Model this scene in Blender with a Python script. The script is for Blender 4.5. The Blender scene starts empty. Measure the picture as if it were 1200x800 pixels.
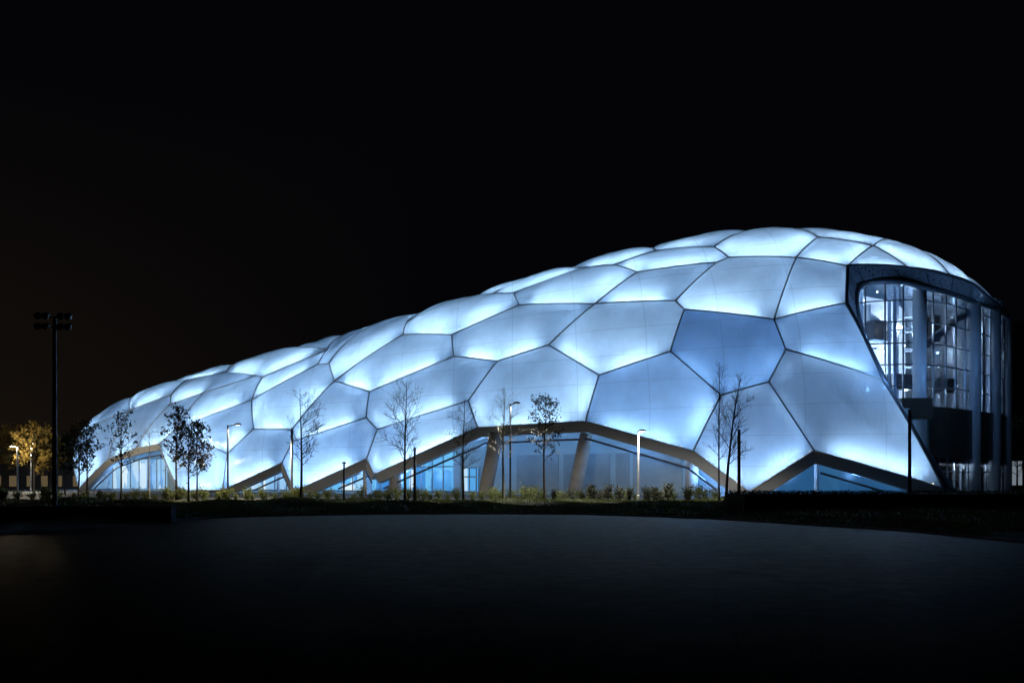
import bpy, math, random
import numpy as np
from mathutils import Vector, Matrix
random.seed(7); np.random.seed(7)
S = bpy.context.scene
COL = S.collection
R = math.radians
HZ, F, EYE = 564.0, 1000.0, 1.6          # horizon row, focal length (photo pixels), eye height (m)

# ------------------------------------------------------------------ helpers
def at(px, py, Y):
    """point seen at photo pixel (px, py) at distance Y"""
    return np.array([(px-600)/F*Y, Y, (HZ-py)/F*Y+EYE])

def on_ground(px, py):
    Y = EYE*F/(py-HZ)
    return np.array([(px-600)/F*Y, Y, 0.0])

class MB:
    """collects faces and links them as ONE mesh object"""
    def __init__(s): s.v = []; s.f = []
    def add(s, vs, fs):
        n = len(s.v); s.v += [tuple(map(float, p)) for p in vs]; s.f += [tuple(i+n for i in q) for q in fs]
    def box(s, c, size, rz=0.0, rx=0.0):
        hx, hy, hz = size[0]/2, size[1]/2, size[2]/2
        M = Matrix.Rotation(rz, 3, 'Z') @ Matrix.Rotation(rx, 3, 'X')
        vs = []
        for x in (-hx, hx):
            for y in (-hy, hy):
                for z in (-hz, hz):
                    vs.append(Vector(c)+M @ Vector((x, y, z)))
        s.add(vs, [(0,1,3,2),(4,6,7,5),(0,4,5,1),(2,3,7,6),(0,2,6,4),(1,5,7,3)])
    def tube(s, pts, rad, n=8, caps=True):
        pts = [Vector(map(float, p)) for p in pts]
        if not hasattr(rad, '__len__'): rad = [rad]*len(pts)
        m = len(pts); vs = []
        t0 = (pts[1]-pts[0]).normalized()
        up = Vector((0, 0, 1)) if abs(t0.z) < .9 else Vector((1, 0, 0))
        a = t0.cross(up).normalized()
        for i in range(m):
            t = (pts[min(i+1, m-1)]-pts[max(i-1, 0)])
            if t.length < 1e-9: t = t0.copy()
            t.normalize()
            a = (a - t*a.dot(t))
            if a.length < 1e-6: a = t.orthogonal()
            a.normalize(); b = t.cross(a)
            for k in range(n):
                w = 2*math.pi*k/n
                vs.append(pts[i]+(a*math.cos(w)+b*math.sin(w))*rad[i])
        fs = []
        for i in range(m-1):
            for k in range(n):
                k2 = (k+1) % n
                fs.append((i*n+k, i*n+k2, (i+1)*n+k2, (i+1)*n+k))
        if caps:
            fs.append(tuple(range(n))[::-1]); fs.append(tuple((m-1)*n+k for k in range(n)))
        s.add(vs, fs)
    def lathe(s, c, prof, n=16):
        vs = []; fs = []
        for (r, z) in prof:
            for k in range(n):
                w = 2*math.pi*k/n
                vs.append((c[0]+r*math.cos(w), c[1]+r*math.sin(w), c[2]+z))
        for i in range(len(prof)-1):
            for k in range(n):
                k2 = (k+1) % n
                fs.append((i*n+k, i*n+k2, (i+1)*n+k2, (i+1)*n+k))
        s.add(vs, fs)
    def build(s, name, mat, parent=None, smooth=False):
        me = bpy.data.meshes.new(name); me.from_pydata(s.v, [], s.f); me.update()
        if smooth: me.polygons.foreach_set('use_smooth', [True]*len(me.polygons))
        mats = mat if isinstance(mat, (list, tuple)) else [mat]
        for m in mats: me.materials.append(m)
        o = bpy.data.objects.new(name, me); COL.objects.link(o)
        if parent is not None:
            o.parent = parent
            o.location = -Vector(parent_loc(parent))
        return o

def parent_loc(p):
    l = Vector((0, 0, 0))
    while p is not None:
        l = l + Vector(p.location); p = p.parent
    return l

def tag(o, label=None, cat=None, group=None, kind=None):
    if label: o['label'] = label
    if cat: o['category'] = cat
    if group: o['group'] = group
    if kind: o['kind'] = kind
    return o

def empty(name, loc=(0, 0, 0)):
    o = bpy.data.objects.new(name, None); COL.objects.link(o); o.location = loc
    o.empty_display_size = .3
    return o

# ------------------------------------------------------------------ materials
def nmat(name):
    m = bpy.data.materials.new(name); m.use_nodes = True
    nt = m.node_tree; nt.nodes.clear()
    out = nt.nodes.new('ShaderNodeOutputMaterial')
    return m, nt, out

def N(nt, t, **kw):
    n = nt.nodes.new(t)
    for k, v in kw.items():
        if k in n.inputs: n.inputs[k].default_value = v
        else: setattr(n, k, v)
    return n

def noisy(name, c1, c2, scale=3.0, rough=.7, metal=0.0, bump=0.0, bscale=None, spec=.5, detail=6):
    m, nt, out = nmat(name)
    p = N(nt, 'ShaderNodeBsdfPrincipled', Roughness=rough, Metallic=metal)
    p.inputs['Specular IOR Level'].default_value = spec
    tc = N(nt, 'ShaderNodeTexCoord')
    nz = N(nt, 'ShaderNodeTexNoise', Scale=scale, Detail=detail, Roughness=.65)
    nt.links.new(tc.outputs['Object'], nz.inputs['Vector'])
    cr = N(nt, 'ShaderNodeValToRGB')
    cr.color_ramp.elements[0].position = .3; cr.color_ramp.elements[1].position = .7
    cr.color_ramp.elements[0].color = (*c1, 1); cr.color_ramp.elements[1].color = (*c2, 1)
    nt.links.new(nz.outputs['Fac'], cr.inputs['Fac'])
    nt.links.new(cr.outputs['Color'], p.inputs['Base Color'])
    if bump:
        n2 = N(nt, 'ShaderNodeTexNoise', Scale=bscale or scale*8, Detail=4)
        nt.links.new(tc.outputs['Object'], n2.inputs['Vector'])
        b = N(nt, 'ShaderNodeBump', Strength=bump, Distance=.05)
        nt.links.new(n2.outputs['Fac'], b.inputs['Height'])
        nt.links.new(b.outputs['Normal'], p.inputs['Normal'])
    nt.links.new(p.outputs[0], out.inputs['Surface'])
    return m

def leafy(name, c1, c2, scale):
    m = noisy(name, c1, c2, scale, .75)
    nt = m.node_tree; p = next(n for n in nt.nodes if n.type == 'BSDF_PRINCIPLED'); cr = next(n for n in nt.nodes if n.type == 'VALTORGB')
    out = next(n for n in nt.nodes if n.type == 'OUTPUT_MATERIAL')
    t = N(nt, 'ShaderNodeBsdfTranslucent'); nt.links.new(cr.outputs[0], t.inputs['Color'])
    ms = N(nt, 'ShaderNodeMixShader', Fac=.4)
    nt.links.new(p.outputs[0], ms.inputs[1]); nt.links.new(t.outputs[0], ms.inputs[2]); nt.links.new(ms.outputs[0], out.inputs['Surface'])
    return m

def emit(name, col, strength):
    m, nt, out = nmat(name)
    e = N(nt, 'ShaderNodeEmission', Strength=strength); e.inputs['Color'].default_value = (*col, 1)
    nt.links.new(e.outputs[0], out.inputs['Surface'])
    return m

def foil_mat(name, tint, transp):
    """printed ETFE foil: mostly translucent, a little clear, thin glossy film"""
    m, nt, out = nmat(name)
    tc = N(nt, 'ShaderNodeTexCoord')
    tr = N(nt, 'ShaderNodeBsdfTranslucent'); tr.inputs['Color'].default_value = (*tint, 1)
    df = N(nt, 'ShaderNodeBsdfDiffuse'); df.inputs['Color'].default_value = (.55, .6, .66, 1)
    tp = N(nt, 'ShaderNodeBsdfTransparent'); tp.inputs['Color'].default_value = (.86, .93, 1, 1)
    gl = N(nt, 'ShaderNodeBsdfGlossy', Roughness=.18)
    # welded strips: faint darker seam lines, and soft cloudiness of the printed frit
    sx = N(nt, 'ShaderNodeSeparateXYZ'); nt.links.new(tc.outputs['Object'], sx.inputs[0])
    def seam(sock, per, w):
        a = N(nt, 'ShaderNodeMath', operation='DIVIDE'); a.inputs[1].default_value = per
        nt.links.new(sock, a.inputs[0])
        f = N(nt, 'ShaderNodeMath', operation='FRACT'); nt.links.new(a.outputs[0], f.inputs[0])
        c = N(nt, 'ShaderNodeMath', operation='LESS_THAN'); c.inputs[1].default_value = w/per
        nt.links.new(f.outputs[0], c.inputs[0]); return c.outputs[0]
    sm = N(nt, 'ShaderNodeMath', operation='MAXIMUM')
    nt.links.new(seam(sx.outputs['Z'], 3.1, .10), sm.inputs[0]); nt.links.new(seam(sx.outputs['X'], 7.3, .10), sm.inputs[1])
    nf = N(nt, 'ShaderNodeTexNoise', Scale=.35, Detail=5, Roughness=.6); nt.links.new(tc.outputs['Object'], nf.inputs['Vector'])
    nr = N(nt, 'ShaderNodeMapRange'); nr.inputs['From Min'].default_value = .3; nr.inputs['From Max'].default_value = .7
    nr.inputs['To Min'].default_value = .80; nr.inputs['To Max'].default_value = 1.0
    nt.links.new(nf.outputs['Fac'], nr.inputs['Value'])
    k1 = N(nt, 'ShaderNodeMath', operation='MULTIPLY'); k1.inputs[1].default_value = .18; nt.links.new(sm.outputs[0], k1.inputs[0])
    k2 = N(nt, 'ShaderNodeMath', operation='SUBTRACT'); nt.links.new(nr.outputs[0], k2.inputs[0]); nt.links.new(k1.outputs[0], k2.inputs[1])
    vm = N(nt, 'ShaderNodeVectorMath', operation='SCALE'); vm.inputs[0].default_value = tint
    nt.links.new(k2.outputs[0], vm.inputs['Scale']); nt.links.new(vm.outputs[0], tr.inputs['Color'])
    mx1 = N(nt, 'ShaderNodeMixShader', Fac=.22)
    nt.links.new(tr.outputs[0], mx1.inputs[1]); nt.links.new(df.outputs[0], mx1.inputs[2])
    # large soft unevenness of the frit print
    nz = N(nt, 'ShaderNodeTexNoise', Scale=.18, Detail=3)
    nt.links.new(tc.outputs['Object'], nz.inputs['Vector'])
    mr = N(nt, 'ShaderNodeMapRange'); mr.inputs['To Min'].default_value = transp*.6; mr.inputs['To Max'].default_value = transp*1.4
    mr.inputs['From Min'].default_value = .3; mr.inputs['From Max'].default_value = .7
    nt.links.new(nz.outputs['Fac'], mr.inputs['Value'])
    mx2 = N(nt, 'ShaderNodeMixShader')
    nt.links.new(mr.outputs[0], mx2.inputs[0])
    nt.links.new(mx1.outputs[0], mx2.inputs[1]); nt.links.new(tp.outputs[0], mx2.inputs[2])
    fr = N(nt, 'ShaderNodeFresnel', IOR=1.4)
    mx3 = N(nt, 'ShaderNodeMixShader')
    nt.links.new(fr.outputs[0], mx3.inputs[0])
    nt.links.new(mx2.outputs[0], mx3.inputs[1]); nt.links.new(gl.outputs[0], mx3.inputs[2])
    nt.links.new(mx3.outputs[0], out.inputs['Surface'])
    # faint welded seams and wrinkles
    n2 = N(nt, 'ShaderNodeTexNoise', Scale=.55, Detail=3)
    mp = N(nt, 'ShaderNodeMapping'); mp.inputs['Scale'].default_value = (1, 1, .3)
    nt.links.new(tc.outputs['Object'], mp.inputs['Vector']); nt.links.new(mp.outputs[0], n2.inputs['Vector'])
    b = N(nt, 'ShaderNodeBump', Strength=.5, Distance=.5)
    nt.links.new(n2.outputs['Fac'], b.inputs['Height'])
    nt.links.new(b.outputs[0], gl.inputs['Normal']); nt.links.new(b.outputs[0], tr.inputs['Normal']); nt.links.new(b.outputs[0], df.inputs['Normal'])
    return m

M = {}
M['foil'] = foil_mat('etfe_foil', (.76, .87, .97), .010)
M['foil_clear'] = foil_mat('etfe_foil_clear', (.52, .69, .90), .004)
M['foil_dense'] = foil_mat('etfe_foil_dense_print', (.30, .47, .72), .006)
M['foil_grey'] = foil_mat('etfe_foil_grey_print', (.42, .50, .60), .004)
def inner_mat():
    m, nt, out = nmat('inner_foil')
    d = N(nt, 'ShaderNodeBsdfDiffuse'); t = N(nt, 'ShaderNodeBsdfTranslucent')
    tc = N(nt, 'ShaderNodeTexCoord')
    # foil strips: horizontal weld seams every 2.6 m and vertical ones every 5 m
    sx = N(nt, 'ShaderNodeSeparateXYZ'); nt.links.new(tc.outputs['Object'], sx.inputs[0])
    def seam(sock, per, w):
        a = N(nt, 'ShaderNodeMath', operation='DIVIDE'); a.inputs[1].default_value = per
        nt.links.new(sock, a.inputs[0])
        f = N(nt, 'ShaderNodeMath', operation='FRACT'); nt.links.new(a.outputs[0], f.inputs[0])
        c = N(nt, 'ShaderNodeMath', operation='LESS_THAN'); c.inputs[1].default_value = w/per
        nt.links.new(f.outputs[0], c.inputs[0]); return c.outputs[0]
    s1 = seam(sx.outputs['Z'], 2.6, .22); s2 = seam(sx.outputs['X'], 5.2, .16)
    mx = N(nt, 'ShaderNodeMath', operation='MAXIMUM'); nt.links.new(s1, mx.inputs[0]); nt.links.new(s2, mx.inputs[1])
    c = N(nt, 'ShaderNodeMixRGB'); c.inputs['Color1'].default_value = (.72, .80, .88, 1); c.inputs['Color2'].default_value = (.42, .50, .60, 1)
    nt.links.new(mx.outputs[0], c.inputs['Fac'])
    nt.links.new(c.outputs[0], d.inputs['Color']); nt.links.new(c.outputs[0], t.inputs['Color'])
    ms = N(nt, 'ShaderNodeMixShader', Fac=.3)
    nt.links.new(d.outputs[0], ms.inputs[1]); nt.links.new(t.outputs[0], ms.inputs[2])
    tp = N(nt, 'ShaderNodeBsdfTransparent'); nt.links.new(c.outputs[0], tp.inputs['Color'])
    m2 = N(nt, 'ShaderNodeMixShader', Fac=.45)
    nt.links.new(ms.outputs[0], m2.inputs[1]); nt.links.new(tp.outputs[0], m2.inputs[2])
    nt.links.new(m2.outputs[0], out.inputs['Surface'])
    return m
M['inner'] = inner_mat()
M['frame'] = noisy('frame_steel', (.52, .52, .52), (.66, .65, .64), 2, .45, .1)
M['beam'] = noisy('beam_cladding', (.58, .575, .56), (.72, .71, .69), .35, .5, .25, .15, 3)
M['dark_pipe'] = noisy('dark_pipe', (.10, .11, .13), (.18, .20, .23), 1.2, .35, .3)
M['concrete'] = noisy('raking_concrete', (.30, .29, .275), (.42, .40, .37), .7, .75, 0, .2, 6)
M['wall_blue'] = noisy('recess_render', (.27, .38, .43), (.35, .46, .51), .4, .7, 0, .1, 4)
M['panel'] = noisy('roller_panel', (.20, .26, .29), (.27, .33, .36), .5, .5, .2)
M['column'] = noisy('column_paint', (.42, .47, .54), (.52, .57, .64), .6, .4, .1)
M['metal_dark'] = noisy('spandrel_metal', (.05, .044, .038), (.085, .075, .062), .5, .3, .3)
M['mullion'] = noisy('mullion', (.10, .12, .15), (.14, .16, .19), 1, .4, .5)
M['interior'] = noisy('interior_plaster', (.5, .52, .54), (.72, .74, .76), .25, .8)
M['slab'] = noisy('interior_slab', (.22, .23, .25), (.32, .33, .35), .5, .8)
M['blackbox'] = noisy('dark_furniture', (.02, .022, .026), (.04, .042, .05), 1, .5)
M['bark'] = noisy('bark', (.045, .038, .03), (.085, .072, .058), 6, .9, 0, .4, 30)
M['pale_bark'] = noisy('pale_bark', (.30, .27, .22), (.5, .46, .4), 5, .8, 0, .3, 30)
M['leaf_brown'] = noisy('dry_leaf', (.045, .035, .016), (.10, .075, .03), 4, .7)
M['leaf_yellow'] = noisy('yellow_leaf', (.22, .15, .03), (.40, .27, .06), 4, .7)
M['leaf_dark'] = noisy('dark_leaf', (.02, .025, .012), (.05, .055, .025), 3, .7)
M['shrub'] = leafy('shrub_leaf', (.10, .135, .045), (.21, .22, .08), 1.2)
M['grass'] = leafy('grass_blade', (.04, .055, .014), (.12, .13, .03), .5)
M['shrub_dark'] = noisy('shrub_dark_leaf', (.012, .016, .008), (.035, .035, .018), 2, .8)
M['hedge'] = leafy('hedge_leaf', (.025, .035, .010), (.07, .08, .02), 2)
M['pole_dark'] = noisy('pole_black_paint', (.018, .018, .02), (.035, .035, .038), 3, .4, .4)
M['pole_pale'] = noisy('pole_galvanised', (.42, .42, .42), (.58, .57, .55), 3, .4, .5)
M['wall_dark'] = noisy('low_wall_render', (.05, .048, .046), (.075, .072, .068), 1.2, .85, 0, .3, 12)
M['kerb'] = noisy('kerb_stone', (.16, .155, .15), (.24, .235, .225), 2, .85, 0, .3, 20)
M['path'] = noisy('path_paving', (.30, .29, .27), (.42, .41, .38), 1, .8)
M['forecourt'] = noisy('forecourt_paving', (.06, .06, .06), (.10, .10, .095), .6, .8)
M['soil'] = noisy('soil_turf', (.022, .034, .008), (.06, .07, .018), .5, .95, 0, .6, 9)
M['lens_white'] = emit('lamp_lens', (1, .93, .8), 60)
M['lens_dim'] = emit('lamp_lens_dim', (1, .95, .85), 4)
M['lens_faint'] = emit('lamp_lens_faint', (1, .95, .85), .6)
M['win_warm'] = emit('far_window', (1, .72, .38), .1)
M['led'] = None

def glass_mat(name, tint=(.8, .9, 1), refl=.9):
    m, nt, out = nmat(name)
    t = N(nt, 'ShaderNodeBsdfTransparent'); t.inputs['Color'].default_value = (*tint, 1)
    g = N(nt, 'ShaderNodeBsdfGlossy', Roughness=.03)
    fr = N(nt, 'ShaderNodeFresnel', IOR=1.5)
    ml = N(nt, 'ShaderNodeMath', operation='MULTIPLY'); ml.inputs[1].default_value = refl
    nt.links.new(fr.outputs[0], ml.inputs[0])
    ms = N(nt, 'ShaderNodeMixShader'); nt.links.new(ml.outputs[0], ms.inputs[0])
    nt.links.new(t.outputs[0], ms.inputs[1]); nt.links.new(g.outputs[0], ms.inputs[2])
    nt.links.new(ms.outputs[0], out.inputs['Surface'])
    return m
M['glass'] = glass_mat('clear_glass')

def soffit_mat():
    m, nt, out = nmat('perforated_soffit')
    p = N(nt, 'ShaderNodeBsdfPrincipled', Roughness=.45, Metallic=.1)
    tc = N(nt, 'ShaderNodeTexCoord')
    v = N(nt, 'ShaderNodeTexVoronoi', Scale=3.2)
    nt.links.new(tc.outputs['Object'], v.inputs['Vector'])
    cr = N(nt, 'ShaderNodeValToRGB')
    cr.color_ramp.elements[0].position = .25; cr.color_ramp.elements[1].position = .3
    cr.color_ramp.elements[0].color = (.03, .035, .04, 1); cr.color_ramp.elements[1].color = (.27, .29, .32, 1)
    nt.links.new(v.outputs['Distance'], cr.inputs['Fac']); nt.links.new(cr.outputs[0], p.inputs['Base Color'])
    nt.links.new(p.outputs[0], out.inputs['Surface'])
    return m
M['soffit'] = soffit_mat()

def asphalt_mat():
    m, nt, out = nmat('asphalt')
    # dark aggregate with a weak sheen that only shows at grazing angles
    df = N(nt, 'ShaderNodeBsdfDiffuse', Roughness=.5); gl = N(nt, 'ShaderNodeBsdfGlossy'); gl.inputs['Color'].default_value = (.95, .84, .73, 1)
    tc = N(nt, 'ShaderNodeTexCoord')
    n1 = N(nt, 'ShaderNodeTexNoise', Scale=.22, Detail=8, Roughness=.65)
    n2 = N(nt, 'ShaderNodeTexNoise', Scale=38, Detail=5, Roughness=.7)
    n3 = N(nt, 'ShaderNodeTexVoronoi', Scale=42)
    for n in (n1, n2, n3): nt.links.new(tc.outputs['Object'], n.inputs['Vector'])
    cr = N(nt, 'ShaderNodeValToRGB')
    cr.color_ramp.elements[0].position = .35; cr.color_ramp.elements[1].position = .7
    cr.color_ramp.elements[0].color = (.010, .0105, .012, 1); cr.color_ramp.elements[1].color = (.026, .026, .027, 1)
    nt.links.new(n1.outputs['Fac'], cr.inputs['Fac'])
    c2 = N(nt, 'ShaderNodeValToRGB'); c2.color_ramp.elements[0].position = .38; c2.color_ramp.elements[1].position = .66
    c2.color_ramp.elements[0].color = (.25, .25, .25, 1)
    nt.links.new(n2.outputs['Fac'], c2.inputs['Fac'])
    mx = N(nt, 'ShaderNodeMixRGB', blend_type='MULTIPLY'); mx.inputs['Fac'].default_value = 1
    nt.links.new(cr.outputs[0], mx.inputs['Color1']); nt.links.new(c2.outputs[0], mx.inputs['Color2'])
    nt.links.new(mx.outputs[0], df.inputs['Color'])
    mr = N(nt, 'ShaderNodeMapRange'); mr.inputs['To Min'].default_value = .36; mr.inputs['To Max'].default_value = .6
    nt.links.new(n1.outputs['Fac'], mr.inputs['Value']); nt.links.new(mr.outputs[0], gl.inputs['Roughness'])
    lw = N(nt, 'ShaderNodeLayerWeight', Blend=.5)
    pw = N(nt, 'ShaderNodeMath', operation='POWER'); pw.inputs[1].default_value = 20
    nt.links.new(lw.outputs['Facing'], pw.inputs[0])
    mu = N(nt, 'ShaderNodeMath', operation='MULTIPLY'); mu.inputs[1].default_value = .95
    n4 = N(nt, 'ShaderNodeTexNoise', Scale=2.4, Detail=10, Roughness=.8)
    mp = N(nt, 'ShaderNodeMapping'); mp.inputs['Scale'].default_value = (.9, 1, 1)
    nt.links.new(tc.outputs['Object'], mp.inputs['Vector']); nt.links.new(mp.outputs[0], n4.inputs['Vector'])
    m4 = N(nt, 'ShaderNodeMapRange'); m4.inputs['From Min'].default_value = .3; m4.inputs['From Max'].default_value = .7; m4.inputs['To Min'].default_value = .45; m4.inputs['To Max'].default_value = 1.25
    nt.links.new(n4.outputs['Fac'], m4.inputs['Value'])
    m5 = N(nt, 'ShaderNodeMath', operation='MULTIPLY'); nt.links.new(pw.outputs[0], m5.inputs[0]); nt.links.new(m4.outputs[0], m5.inputs[1])
    nt.links.new(m5.outputs[0], mu.inputs[0])
    b = N(nt, 'ShaderNodeBump', Strength=.5, Distance=.008)
    nt.links.new(n3.outputs['Distance'], b.inputs['Height'])
    nt.links.new(b.outputs[0], gl.inputs['Normal']); nt.links.new(b.outputs[0], df.inputs['Normal'])
    ms = N(nt, 'ShaderNodeMixShader'); nt.links.new(mu.outputs[0], ms.inputs[0])
    nt.links.new(df.outputs[0], ms.inputs[1]); nt.links.new(gl.outputs[0], ms.inputs[2])
    nt.links.new(ms.outputs[0], out.inputs['Surface'])
    return m
M['asphalt'] = asphalt_mat()

_led = {}
def led(col, s):
    k = (tuple(round(c, 2) for c in col), round(s, 2))
    if k not in _led: _led[k] = emit('led_%d' % len(_led), col, s)
    return _led[k]

# ------------------------------------------------------------------ the dome's base surface: a tapered superellipsoid
CX, CY, PH, A_, B_, H0, K1, PA, PB, PZ, K2 = -15.433, 148.2469, 0.6218, 92.0913, 30.9206, 27.31, 0.3589, 3.9792, 2.5553, 2.5, -0.1766
co, si = math.cos(PH), math.sin(PH)
def uv(X, Y):
    dx, dy = X-CX, Y-CY
    return (-dx*co+dy*si)/A_, (dx*si+dy*co)/B_
def zsurf(X, Y):
    u, v = uv(X, Y)
    q = 1-np.abs(u)**PA-np.abs(v)**PB
    return np.where(q > 0, H0*(1-K1*u-K2*u*u)*np.clip(q, 0, 1)**(1/PZ), -1.0)
def fval(P):
    u, v = uv(P[..., 0], P[..., 1])
    return np.abs(u)**PA+np.abs(v)**PB+(np.maximum(P[..., 2], 0)/(H0*(1-K1*u-K2*u*u)))**PZ
def grad(P):
    g = np.zeros_like(P); h = 1e-3
    for k in range(3):
        d = np.zeros(3); d[k] = h
        g[..., k] = (fval(P+d)-fval(P-d))/(2*h)
    return g
def project(P):
    P = P.copy()
    for _ in range(8):
        g = grad(P); f = fval(P)-1
        st = g*(f/np.maximum((g*g).sum(-1), 1e-9))[..., None]
        l = np.linalg.norm(st, axis=-1)[..., None]
        P -= st*np.minimum(1, 1.0/np.maximum(l, 1e-9))
    P[..., 2] = np.maximum(P[..., 2], .05)
    return P
TT = np.linspace(60, 300, 6000)
def sil(px):
    z = zsurf((px-600)/F*TT, TT)
    el = np.where(z > 0, (z-EYE)/TT, -1); i = int(el.argmax())
    return i, np.array([(px-600)/F*TT[i], TT[i], z[i]])
def cast(px, py):
    X = (px-600)/F*TT; Z = (HZ-py)/F*TT+EYE
    z = zsurf(X, TT); ins = np.where(z >= Z)[0]
    if len(ins):
        i = ins[0]; return np.array([X[i], TT[i], Z[i]])
    return sil(px)[1]
def over(px, m):
    """surface point m metres beyond the skyline in the direction of column px"""
    i, p = sil(px); Y = p[1]+m; X = (px-600)/F*Y
    return np.array([X, Y, float(zsurf(X, Y))])

NODE = dict(
 n3=(993,312.5), n5=(991.6,355.5), n64=(1035,445), r=(1106,572), n8=(1065,315.4), n9=(1113,324.4), n10=(1143,336.4), n11=(1152,344.5),
 n1=(958.5,278.6), n2=(933,302.5), n4=(907,374.5), n6=(1023,288.6), n62=(921,409.5), n61=(901,447.5), n63=(954,528), n17=(802,363),
 n26=(786,412), n59=(845,463), n60=(812.5,528.4), b878=(878,576), n57=(702.5,439.6), n58=(686.6,493.6), n23=(643,404.5), n20=(697.6,356.4),
 n16=(791.6,353), n15=(747,319.6), n14=(840.6,308), n12=(837,290), n13=(854.4,302.4), n18=(719.4,311), n24=(684,314.5), n22=(602,343.8),
 n21=(608.6,358), n55=(560.5,501), n56=(549.3,469.6), n29=(583.5,423.4), n28=(532.5,418), n27=(530,392.6), n52=(443,503), n51=(430,537.7),
 n54=(439,556), n32=(433.6,459), n33=(392.4,446.6), n37=(429.5,489.5), n50=(343.7,517), n49=(331,542), b347=(346,575), n38=(342.7,503),
 n30=(472.5,392.5), n31=(477.4,377), n25=(577,344.8), n34=(386,426), n35=(372.6,427.4), n36=(383.6,410.6), n39=(308,442), n40=(295.6,468.6),
 n41=(298,502.6), n48=(267,531.7), b262=(262,574), n42=(300.6,440.4), n44=(239,460.4), n46=(265,436.6), n44b=(217.6,446), n47=(200,473.6),
 n47b=(201.4,462.6), n207=(207,502), n187=(187,520), b211=(211,574), n160=(159.4,525.5), n127=(128,538), n21l=(153,480.6), n113=(113,496.6),
 b92=(93,573), s90=(90.5,515), n7=(1040,278.2), n19=(768,294.5))
P3 = {k: cast(*v) for k, v in NODE.items()}
P3.update(q7=over(1052, 4), q10=over(1118, 3), q930=over(925, 1.5), q890=over(885, 2), q761=over(762, 5), q665=over(664, 3), q633=over(640, 4),
          q557=over(557, 2.5), q500=over(500, 3), q440=over(446, 2), q405=over(405, 3), q341=over(341, 4), q277=over(277, 4), q203=over(203, 3),
          q157=over(157, 3), q110=over(110, 2))
# second row beyond the skyline
for k, (px, m) in dict(h1130=(1130,14), h1052=(1052,16), h925=(930,15), h885=(875,15), h762=(762,16), h664=(664,15), h557=(560,16), h500=(500,16),
                       h405=(405,17), h341=(341,17), h277=(277,17), h203=(203,16), h157=(157,14)).items():
    P3[k] = over(px, m)

# name: (nodes, brightness of its lamps, clear foil?)
CELLS = [
 ('n62 n64 r n63 n61', 1.35, 3), ('n59 n61 n63 b878 n60', 1.25, 3), ('n4 n5 n64 n62', .7, 1), ('n17 n4 n62 n61 n59 n26', .4, 2),
 ('n26 n59 n60 n58 n57', .8, 1), ('n20 n16 n17 n26 n57 n23', .75, 0), ('n23 n57 n58 n55 n56 n29', .7, 0), ('n27 n21 n20 n23 n29 n28', .9, 0),
 ('n28 n29 n56 n52 n37 n32', .7, 0), ('n52 n56 n55 n54 n51', .85, 0), ('n30 n27 n28 n32 n33', .84, 0), ('n33 n32 n37 n50 n38', .9, 0),
 ('n37 n52 n51 b347 n49 n50', .85, 0), ('n34 n33 n38 n41 n40 n35', .82, 0), ('n41 n38 n50 n49 b262 n48', .9, 0), ('n40 n41 n48 n207', .85, 0),
 ('n207 n48 b262 b211 n187', .85, 0), ('n39 n36 n35 n40', .82, 0), ('n44 n42 n39 n40 n207', .9, 0), ('n47 n44 n207 n187 n160', .85, 0),
 ('n21l n47b n47 n160 n127', .85, 0), ('n113 n21l n127 b92 s90', .8, 0), ('n47b n44b n46 n42 n44 n47', .82, 0),
 ('n2 n1 n6 n3', .8, 0), ('n3 n6 n8', .8, 0), ('n6 n7 q7 n9 n8', .82, 0), ('q7 q10 n10 n9', .82, 0),
 ('n1 q930 h925 h1052 q7 n7 n6', .84, 0), ('n12 q890 q930 n1 n2 n13', .84, 0), ('n18 n19 n12 n13 n14 n15', .86, 0), ('n15 n14 n16 n20', .84, 0),
 ('n14 n13 n2 n4 n17 n16', .85, 0), ('n2 n3 n5 n4', .8, 0), ('n22 n24 n18 n15 n20 n21', .86, 0), ('n24 q665 q761 n19 n18', .86, 0),
 ('n19 q761 h762 h885 q890 n12', .86, 0), ('n25 q633 q665 n24 n22', .86, 0), ('n31 q557 n25 n22 n21 n27 n30', .86, 0),
 ('q500 h500 h557 q557 n31', .86, 0), ('n34 q440 q500 n31 n30 n33', .84, 0), ('n36 q405 q440 n34 n35', .84, 0),
 ('n42 n46 q277 q341 n36 n39', .84, 0), ('q341 h341 h405 q405 n36', .84, 0), ('n46 n44b q203 q277', .84, 0), ('n21l q157 q203 n44b n47b', .82, 0),
 ('s90 q110 q157 n21l n113', .9, 0), ('q277 h277 h341 q341', .84, 0), ('q203 h203 h277 q277', .84, 0), ('q157 h157 h203 q203', .82, 0),
 ('q405 h405 h500 q500 q440', .84, 0), ('q557 h557 h664 q665 q633 n25', .86, 0), ('q665 h664 h762 q761', .86, 0), ('q890 h885 h925 q930', .84, 0),
 ('q7 h1052 h1130 q10', .82, 0),
]
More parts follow.
